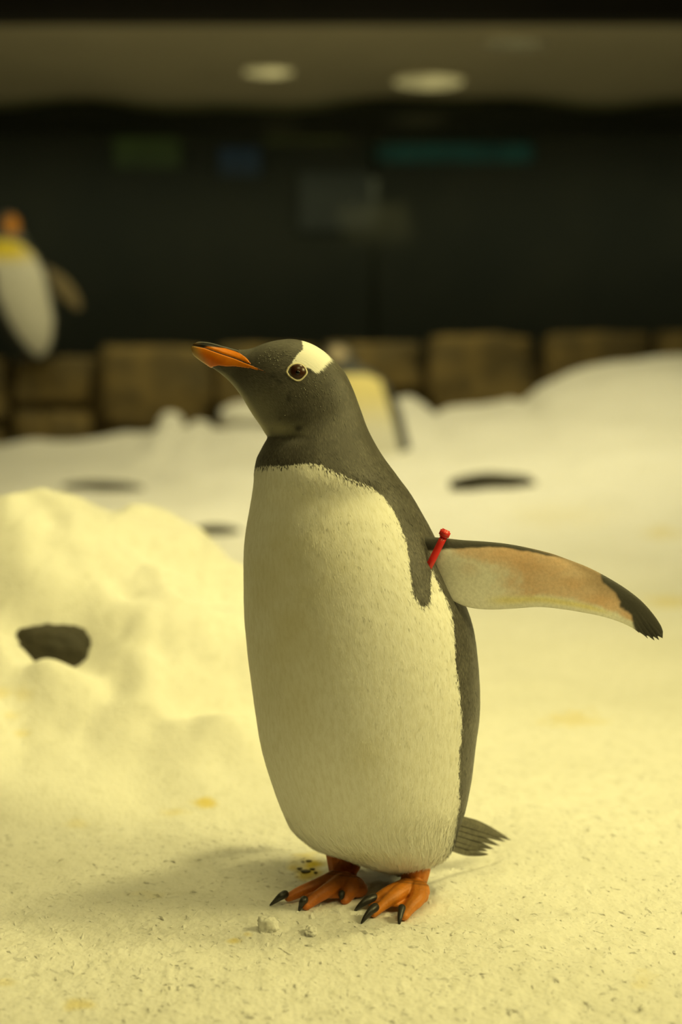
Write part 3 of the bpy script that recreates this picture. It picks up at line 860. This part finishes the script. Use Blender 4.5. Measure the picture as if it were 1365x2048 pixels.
for far in (False, True):
    h = on_head(596, 745, far); c0, n0 = h[0], h[1]
    vdir = raydir(596, 745).normalized() * (1 if not far else -1)
    s = .00103 * 1.0 * Y0 / 1.73 * .59
    R_ = .0125
    c = c0 + vdir * (R_ * .70)
    bm = bmesh.new(); bmesh.ops.create_uvsphere(bm, u_segments=32, v_segments=20, radius=R_, matrix=Matrix.Translation(c))
    e = bm_obj('eye', bm, M['eyered'], gentoo); e['label'] = 'round dark red-brown eye'
    bm = bmesh.new(); bmesh.ops.create_uvsphere(bm, u_segments=20, v_segments=10, radius=.0042, matrix=Matrix.Translation(c - vdir * (R_ - .0036)))
    pu = bm_obj('pupil', bm, M['pupil'], None); pu.parent = e; pu.matrix_parent_inverse = e.matrix_world.inverted() @ Matrix.Identity(4)
    # eyelid ring follows the head surface
    bm = bmesh.new(); pts = []
    outl = [(572.5, 744), (577, 734), (586, 728), (597, 726.5), (607, 730), (613, 738), (615, 746), (610, 754), (602, 761), (593, 762), (584, 757), (577, 751)]
    outl = catmull(outl + [outl[0]], [5] * 12)[:-1]
    prof = []
    cen = np.array((595, 744.5))
    rings_ = []
    for (x, y) in outl:
        row = []
        for (k, lft) in ((1.05, -.0008), (1.02, .0009), (.95, .0015), (.87, .0012), (.82, -.0008)):
            q = cen + (np.array((x, y)) - cen) * k
            hh_ = on_head(q[0], q[1], far)[0]
            row.append(bm.verts.new(hh_ - vdir * lft))
        rings_.append(row)
    for a in range(len(rings_)):
        A, B = rings_[a], rings_[(a + 1) % len(rings_)]
        for k in range(4): bm.faces.new((A[k], B[k], B[k + 1], A[k + 1]))
    o = bm_obj('eyelid', bm, M['ring'], gentoo); o['label'] = 'cream ring around the eye'

# water drops on the head feathers
bm = bmesh.new()
for k in range(230):
    x = random.gauss(640, 34) if k % 3 else random.gauss(545, 18); y = random.gauss(765, 26) if k % 3 else random.gauss(712, 10)
    if k % 7 == 0: x, y = random.uniform(540, 800), random.uniform(800, 1000)
    if (x - 596) ** 2 + (y - 745) ** 2 < 26 ** 2 or (595 < x < 668 and y < 745): continue
    h = on_head(x, y)
    if h[0] is None: continue
    r = random.choice((.0003, .0004, .0005, .0006))
    bmesh.ops.create_icosphere(bm, subdivisions=1, radius=r, matrix=Matrix.Translation(h[0] + h[1] * .0004))
M['drop'] = simple('water_drop', (.32, .32, .27), .05, scale=50, bumps=0, spec=1.)
tag(bm_obj('water_drops', bm, M['drop'], gentoo), kind='stuff')


# feet
def build_foot(ankle, heel, toes, hallux, tint):
    bm = bmesh.new()

    def ball(p, r, sx=(1, 1, 1)):
        bmesh.ops.create_icosphere(bm, subdivisions=2, radius=1, matrix=Matrix.Translation(p) @ Matrix.Diagonal((r * sx[0], r * sx[1], r * sx[2], 1)))
    def chain(ps, rs, sx=(1, 1, 1), n=9):
        sp = catmull([list(p) + [r] for p, r in zip(ps, rs)], [n] * (len(ps) - 1))
        for q in sp: ball(Vector(q[:3]), q[3], sx)
    chain([a[0] for a in ankle], [a[1] for a in ankle], (1, .8, 1))
    for h in heel: ball(h[0], h[1], (1, 1, .8))
    for t in toes: chain([q[0] for q in t['pts']], [q[1] for q in t['pts']], (1, 1, .9), 10)
    chain([q[0] for q in hallux], [q[1] for q in hallux])
    # web between neighbouring toes
    for t1, t2 in zip(toes, toes[1:]):
        a = spline_pts([q[0] for q in t1['pts']], 8); b2 = spline_pts([q[0] for q in t2['pts']], 8)
        na, nb_ = int(len(a) * t1.get('web', .86)), int(len(b2) * t1.get('web2', .86)); n = 18
        for i in range(n):
            p = a[int(i * (na - 1) / (n - 1))]; q = b2[int(i * (nb_ - 1) / (n - 1))]
            for k in range(1, 14):
                f = k / 14; sag = math.sin(f * math.pi)
                m_ = p.lerp(q, f); m_.z = m_.z * (1 - .35 * sag)
                pull = sag * .18 * (i / (n - 1)); m_ = m_.lerp(a[0], pull)
                ball(m_, .0026)
    me = bpy.data.meshes.new('tmp'); bm.to_mesh(me); bm.free()
    o = bpy.data.objects.new('tmp', me); C.objects.link(o)
    md = o.modifiers.new('r', 'REMESH'); md.mode = 'VOXEL'; md.voxel_size = .0009
    sm = o.modifiers.new('s', 'SMOOTH'); sm.iterations = 7; sm.factor = .5
    dg = bpy.context.evaluated_depsgraph_get(); me2 = bpy.data.meshes.new_from_object(o.evaluated_get(dg))
    bpy.data.objects.remove(o)
    me2.polygons.foreach_set('use_smooth', [True] * len(me2.polygons))
    P = np.zeros(len(me2.vertices) * 3, np.float32); me2.vertices.foreach_get('co', P); P = P.reshape(-1, 3).astype(float)
    ax, ay = project(P); top = ankle[-1][2]
    nzz = fbm(P[:, 0] * 60, P[:, 1] * 60, P[:, 2] * 60, 3)
    c = mixn(np.tile(np.array(tint), (len(P), 1)), np.tile(np.array(tint) * .6, (len(P), 1)), np.clip(.4 + nzz * .8, 0, 1))
    # skin creases round the ankle joint, their shade painted as dark lines
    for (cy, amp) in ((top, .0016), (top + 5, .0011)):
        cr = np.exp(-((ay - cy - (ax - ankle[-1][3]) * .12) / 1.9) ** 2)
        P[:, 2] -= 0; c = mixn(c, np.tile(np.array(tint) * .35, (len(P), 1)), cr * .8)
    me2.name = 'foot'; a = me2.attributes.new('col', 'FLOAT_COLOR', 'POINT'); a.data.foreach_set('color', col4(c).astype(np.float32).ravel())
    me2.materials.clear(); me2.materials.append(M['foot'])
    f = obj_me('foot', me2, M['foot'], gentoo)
    for t in toes:
        bmc = bmesh.new(); cl = t['claw']; ps = spline_pts(cl, 5); n = len(ps)
        tube_bm(bmc, ps, [max(.0006, t.get('cr', .0043) * 1.2 * (1 - (k / (n - 1)) ** 1.6 * .85) * (.8 + .2 * min(1, k / 2))) for k in range(n)], 12)
        o = bm_obj('claw', bmc, M['claw'], None); o.parent = f; o.matrix_parent_inverse = f.matrix_world.inverted() @ Matrix.Translation(-gentoo.location) if False else Matrix.Translation(-Vector(gentoo.location)) @ Matrix.Translation(Vector(gentoo.location))
    return f


g = ground
# near foot (the bird's left)
build_foot(
    ankle=[(at(835, 1705, 1.735), .0200), (at(834, 1735, 1.735), .0185), (at(828, 1762, 1.732), .0175, 1762, 830)],
    heel=[(g(832, 1782, .016), .0185), (g(838, 1792, .012), .013), (g(815, 1778, .018), .0150)],
    toes=[dict(pts=[(g(812, 1772, .022), .011), (g(780, 1783, .019), .0085), (g(757, 1795, .013), .0065), (g(742, 1805, .009), .005)], claw=[g(752, 1794, .014), g(735, 1801, .013), g(720, 1812, .008), g(709, 1823, .001)], cr=.0048, web=.9, web2=.80),
          dict(pts=[(g(815, 1776, .021), .0125), (g(790, 1792, .019), .0100), (g(768, 1809, .013), .0075), (g(748, 1827, .006), .0055)], claw=[g(753, 1813, .014), g(744, 1820, .013), g(732, 1834, .007), g(723, 1847, .001)], cr=.0048, web=.66, web2=.72),
          dict(pts=[(g(838, 1780, .020), .0135), (g(835, 1798, .015), .0105), (g(820, 1815, .010), .0085), (g(809, 1832, .006), .0062)], claw=[g(805, 1813, .016), g(803, 1822, .013), g(800, 1838, .007), g(799, 1851, .001)], cr=.0042)],
    hallux=[(at(806, 1762, 1.725), .004), (at(802, 1766, 1.72), .0028)], tint=(.74, .24, .014))
# far foot (the bird's right)
build_foot(
    ankle=[(at(680, 1690, 1.775), .0205), (at(683, 1722, 1.775), .0190), (at(687, 1745, 1.772), .0185, 1746, 690)],
    heel=[(g(706, 1772, .016), .0165), (g(716, 1778, .013), .0135), (g(690, 1762, .020), .0150)],
    toes=[dict(pts=[(g(668, 1756, .022), .011), (g(632, 1771, .018), .0090), (g(600, 1784, .013), .0078), (g(578, 1795, .008), .0060)], claw=[g(573, 1787, .014), g(562, 1793, .013), g(551, 1802, .007), g(540, 1811, .001)], cr=.0045, web=.8, web2=.72),
          dict(pts=[(g(682, 1764, .021), .0120), (g(655, 1781, .018), .0100), (g(632, 1796, .012), .0085), (g(613, 1812, .006), .0060)], claw=[g(611, 1798, .014), g(606, 1803, .013), g(602, 1812, .007), g(598, 1823, .001)], cr=.0044, web=.62, web2=.7),
          dict(pts=[(g(706, 1772, .018), .0130), (g(700, 1783, .014), .0105), (g(694, 1794, .009), .0080), (g(690, 1802, .006), .0055)], claw=[g(684, 1785, .015), g(684, 1791, .013), g(685, 1800, .007), g(687, 1811, .001)], cr=.0038)],
    hallux=[(at(704, 1744, 1.765), .0065), (at(713, 1734, 1.765), .0055), (at(716, 1730, 1.765), .004)], tint=(.62, .17, .012))

# tail feathers
tl = [((895, 1634), (960, 1652), (1022, 1680), 10), ((893, 1646), (955, 1663), (1012, 1683), 8), ((892, 1656), (950, 1673), (1000, 1691), 8), ((892, 1667), (945, 1684), (988, 1698), 8),
      ((890, 1678), (940, 1692), (976, 1702), 7), ((890, 1690), (935, 1704), (978, 1709), 8)]
for k, (a, b2, c, wd) in enumerate(tl):
    Pa, Pb, Pc = at(*a, 1.78), at(*b2, 1.83), at(*c, 1.885 - .01 * k)
    sp = spline_pts([Pa, Pb, Pc], 8); n = len(sp); bm = bmesh.new(); rows = []
    up = Vector((.15, -.5, .85)).normalized()
    for i, p in enumerate(sp):
        t = i / (n - 1); tv = (sp[min(i + 1, n - 1)] - sp[max(i - 1, 0)]).normalized(); s_ = tv.cross(Vector((.5, -.8, .25))).normalized()
        w2 = wd * .00062 * ((.9 + .3 * t) if t < .4 else 1.02 * (1 - ((t - .4) / .6) ** 1.6) + .05)
        nn2 = tv.cross(s_).normalized()
        rows.append([bm.verts.new(p + s_ * w2 + nn2 * .0008), bm.verts.new(p + nn2 * -.0016), bm.verts.new(p - s_ * w2 + nn2 * .0008), bm.verts.new(p + nn2 * .0020)])
    for r1, r2 in zip(rows, rows[1:]):
        for q in range(4): bm.faces.new((r1[q], r1[(q + 1) % 4], r2[(q + 1) % 4], r2[q]))
    bm.faces.new(rows[0][::-1]); bm.faces.new(rows[-1])
    bm_obj('tail_feather', bm, M['tailf'], gentoo, smooth=False)

# ------------------------------------------------------------------ red band on the flipper
band = thing('flipper_band', at(870, 1105, Y0 - .05), 'red plastic cable tie looped round the base of the spread flipper', 'band')
fr = Y0 - .055; bkY = Y0 - .022
loop = [at(890, 1070, fr + .004), at(884, 1082, fr - .002), at(874, 1102, fr - .004), at(862, 1126, fr - .006), at(853, 1142, fr - .002), at(854, 1147, fr + .012), at(864, 1130, bkY), at(876, 1102, bkY + .004), at(887, 1076, bkY), at(891, 1067, fr + .014)]
pp = spline_pts(loop + [loop[0]], 8)
bm = bmesh.new(); rows = []; n = len(pp) - 1
cl_ = sum((Vector(p) for p in loop), Vector()) / len(loop)
axis = (at(960, 1135, fr) - at(860, 1100, fr)).normalized()
for i in range(n):
    p = pp[i]; t = (pp[(i + 1) % n] - pp[i - 1]).normalized(); s_ = (axis - t * axis.dot(t)).normalized(); o_ = t.cross(s_).normalized()
    hw, ht = .0042, .0009
    rows.append([bm.verts.new(p + s_ * a + o_ * b2) for a, b2 in ((-hw, -ht), (hw, -ht), (hw, ht), (-hw, ht))])
for i in range(n):
    r1, r2 = rows[i], rows[(i + 1) % n]
    for q in range(4): bm.faces.new((r1[q], r1[(q + 1) % 4], r2[(q + 1) % 4], r2[q]))
bm_obj('strap', bm, M['red'], band)
bm = bmesh.new(); bmesh.ops.create_cube(bm, size=1)
dv = (at(895, 1060, fr) - at(880, 1092, fr)).normalized(); sd_ = axis; sd_ = (sd_ - dv * sd_.dot(dv)).normalized(); ou = dv.cross(sd_)
Mx = Matrix((sd_, ou, dv)).transposed().to_4x4(); Mx.translation = at(890, 1067, fr)
for v in bm.verts: v.co = Mx @ Vector((v.co.x * .0125, v.co.y * .008, v.co.z * .0095))
bmesh.ops.bevel(bm, geom=bm.edges[:], offset=.0016, segments=3, affect='EDGES')
bm_obj('lock_head', bm, M['red'], band)

# ------------------------------------------------------------------ king penguins behind
def king(name, pairs, flip, Yk, foot_pts, colf, label, beak, eye=None):
    t = thing(name, foot_pts[0], label, 'penguin')
    V, Fq, fl, th, n = loft_pairs(pairs, Yk, 64, step=2.5)
    x, y = project(V); c = colf(x, y, th)
    V2, F2, _, th2, _ = loft_pairs(flip['pairs'], Yk, 32, step=3)
    c2 = np.where((np.sin(th2) < 0)[:, None], np.array(flip['col']), np.array(flip.get('back', flip['col'])))
    V3, F3, _, _, _ = loft_pairs(flip['other'], Yk, 32, step=3)
    c3 = np.tile(np.array((.04, .042, .045)), (len(V3), 1))
    a, b2 = len(V), len(V) + len(V2)
    mesh_np('body', np.vstack([V, V2, V3]), np.vstack([Fq, F2 + a, F3 + b2]), M['king'], t, attrs={'col': ('FLOAT_COLOR', col4(np.vstack([c, c2, c3])))})
    bm = bmesh.new(); tube_bm(bm, spline_pts(beak, 5), list(np.linspace(.011, .003, 6 + 5 * (len(beak) - 2))), 10)
    bm_obj('beak', bm, M['claw'], t)
    for fpt in foot_pts:
        bm = bmesh.new(); fz = fpt
        tube_bm(bm, [fz + Vector((0, .02, .09)), fz + Vector((0, .01, .04)), fz + Vector((0, -.01, .016))], [.03, .024, .02], 12)
        for ddx in (-.035, 0, .035):
            tube_bm(bm, [fz + Vector((0, 0, .018)), fz + Vector((ddx * .6, -.05, .012)), fz + Vector((ddx, -.10, .006))], [.015, .011, .004], 10)
        bm_obj('foot', bm, M['claw'], t)
    return t


KW = np.array((.78, .76, .66)); KD = np.array((.05, .052, .05)); KO = np.array((.72, .28, .02)); KY = np.array((.85, .66, .03)); KG = np.array((.16, .16, .13))


def col_left(x, y, th):
    n = len(x); f = np.sin(th) < .12; c = np.tile(KD, (n, 1))
    wp = sdf_poly(x, y, [(-90, 505), (-40, 480), (15, 478), (45, 487), (70, 510), (88, 545), (100, 600), (108, 640), (104, 680), (92, 708), (75, 716), (58, 700), (36, 672), (16, 640), (-6, 590), (-14, 540)])
    c = mixn(c, np.tile(KW, (n, 1)), sstep(-2, 4, wp) * f)
    c = mixn(c, np.tile(KY, (n, 1)), (1 - sstep(505, 535, y)) * sstep(-2, 4, wp) * f * (1 - sstep(30, 70, x) * .6))
    c = mixn(c, np.tile(KG, (n, 1)), sstep(456, 470, y) * (1 - sstep(470, 484, y)) * f)
    e = np.exp(-(((x - 24) / 17) ** 2 + ((y - 450) / 19) ** 2) ** 2)
    return mixn(c, np.tile(KO, (n, 1)), e)


YL = 8.75
king('king_penguin',
     [(8, 426, 12, 424, .003, 0), (-4, 434, 30, 428, .035, 0), (-10, 446, 40, 444, .045, 0), (-8, 458, 44, 462, .048, 0), (-12, 472, 54, 480, .055, 0), (-28, 492, 74, 508, .08, 0), (-40, 520, 92, 536, .105, 0), (-36, 560, 106, 565, .12, 0),
      (-22, 610, 112, 610, .125, 0), (2, 655, 114, 655, .115, 0), (26, 690, 108, 690, .09, 0), (50, 712, 98, 712, .055, 0), (70, 720, 80, 722, .01, 0)],
     dict(pairs=[(88, 530, 84, 560, .018, 0), (108, 540, 98, 575, .014, 0), (130, 554, 116, 592, .012, .01), (148, 574, 134, 606, .010, .01), (160, 598, 148, 618, .007, .01), (164, 614, 158, 620, .002, .01)], col=(.22, .17, .085), back=(.05, .05, .05),
          other=[(-36, 520, -30, 560, .015, 0), (-60, 560, -40, 590, .012, 0), (-80, 600, -62, 615, .006, 0)]),
     YL, [at(52, 722, YL - .04), at(96, 722, YL + .02)], col_left, 'tall penguin with orange neck patch standing on the rock ledge at the left edge',
     [at(4, 444, YL - .0), at(-20, 438, YL), at(-40, 436, YL)])


def col_mid(x, y, th):
    n = len(x); f = np.sin(th) < .12; c = np.tile(KD, (n, 1))
    wp = sdf_poly(x, y, [(600, 800), (640, 765), (690, 748), (735, 748), (762, 760), (776, 800), (790, 850), (802, 900), (812, 960), (812, 1010), (780, 1060), (600, 1060)])
    c = mixn(c, np.tile(KW, (n, 1)), sstep(-2, 4, wp) * f)
    c = mixn(c, np.tile(KY, (n, 1)), (1 - sstep(770, 880, y)) * sstep(-2, 4, wp) * f * .6)
    e = np.exp(-(((x - 676) / 19) ** 2 + ((y - 708) / 15) ** 2) ** 2)
    return mixn(c, np.tile(np.array((.52, .42, .26)), (n, 1)), e)


YM = 7.1
hk = hit(700, 985)
zf = float(floor_z(np.array([at(730, 1000, YM).x]), np.array([YM]))[0])
fy_ = project(np.array([[at(730, 1000, YM).x, YM, zf]]))[1][0]
king('king_penguin',
     [(660, 691, 664, 689, .003, 0), (650, 700, 690, 692, .035, 0), (648, 712, 706, 706, .045, 0), (652, 726, 712, 722, .048, 0), (650, 740, 745, 742, .06, 0), (634, 765, 776, 768, .085, 0), (624, 800, 792, 805, .11, 0), (622, 850, 806, 850, .125, 0),
      (626, 900, 818, 900, .13, 0), (640, 945, 822, 948, .12, 0), (664, fy_ - 22, 812, fy_ - 18, .09, 0), (700, fy_ - 8, 780, fy_ - 6, .05, 0), (735, fy_ - 3, 745, fy_ - 3, .01, 0)],
     dict(pairs=[(782, 780, 770, 800, .016, -.05), (800, 815, 786, 830, .016, -.05), (812, 860, 800, 870, .014, -.04), (824, 910, 810, 915, .012, -.03), (832, 955, 820, 960, .009, -.03), (836, 990, 829, 990, .003, -.03)], col=(.045, .045, .04),
          other=[(640, 780, 650, 800, .015, .0), (622, 850, 632, 850, .012, 0), (615, 920, 625, 920, .01, 0), (622, 960, 626, 960, .004, 0)]),
     YM, [Vector((at(705, fy_, YM).x, YM - .03, zf - .003)), Vector((at(765, fy_, YM).x, YM, zf - .003))], col_mid, 'white bellied penguin standing on the snow half hidden behind the front penguin',
     [at(700, 712, YM), at(716, 706, YM), at(730, 704, YM)])
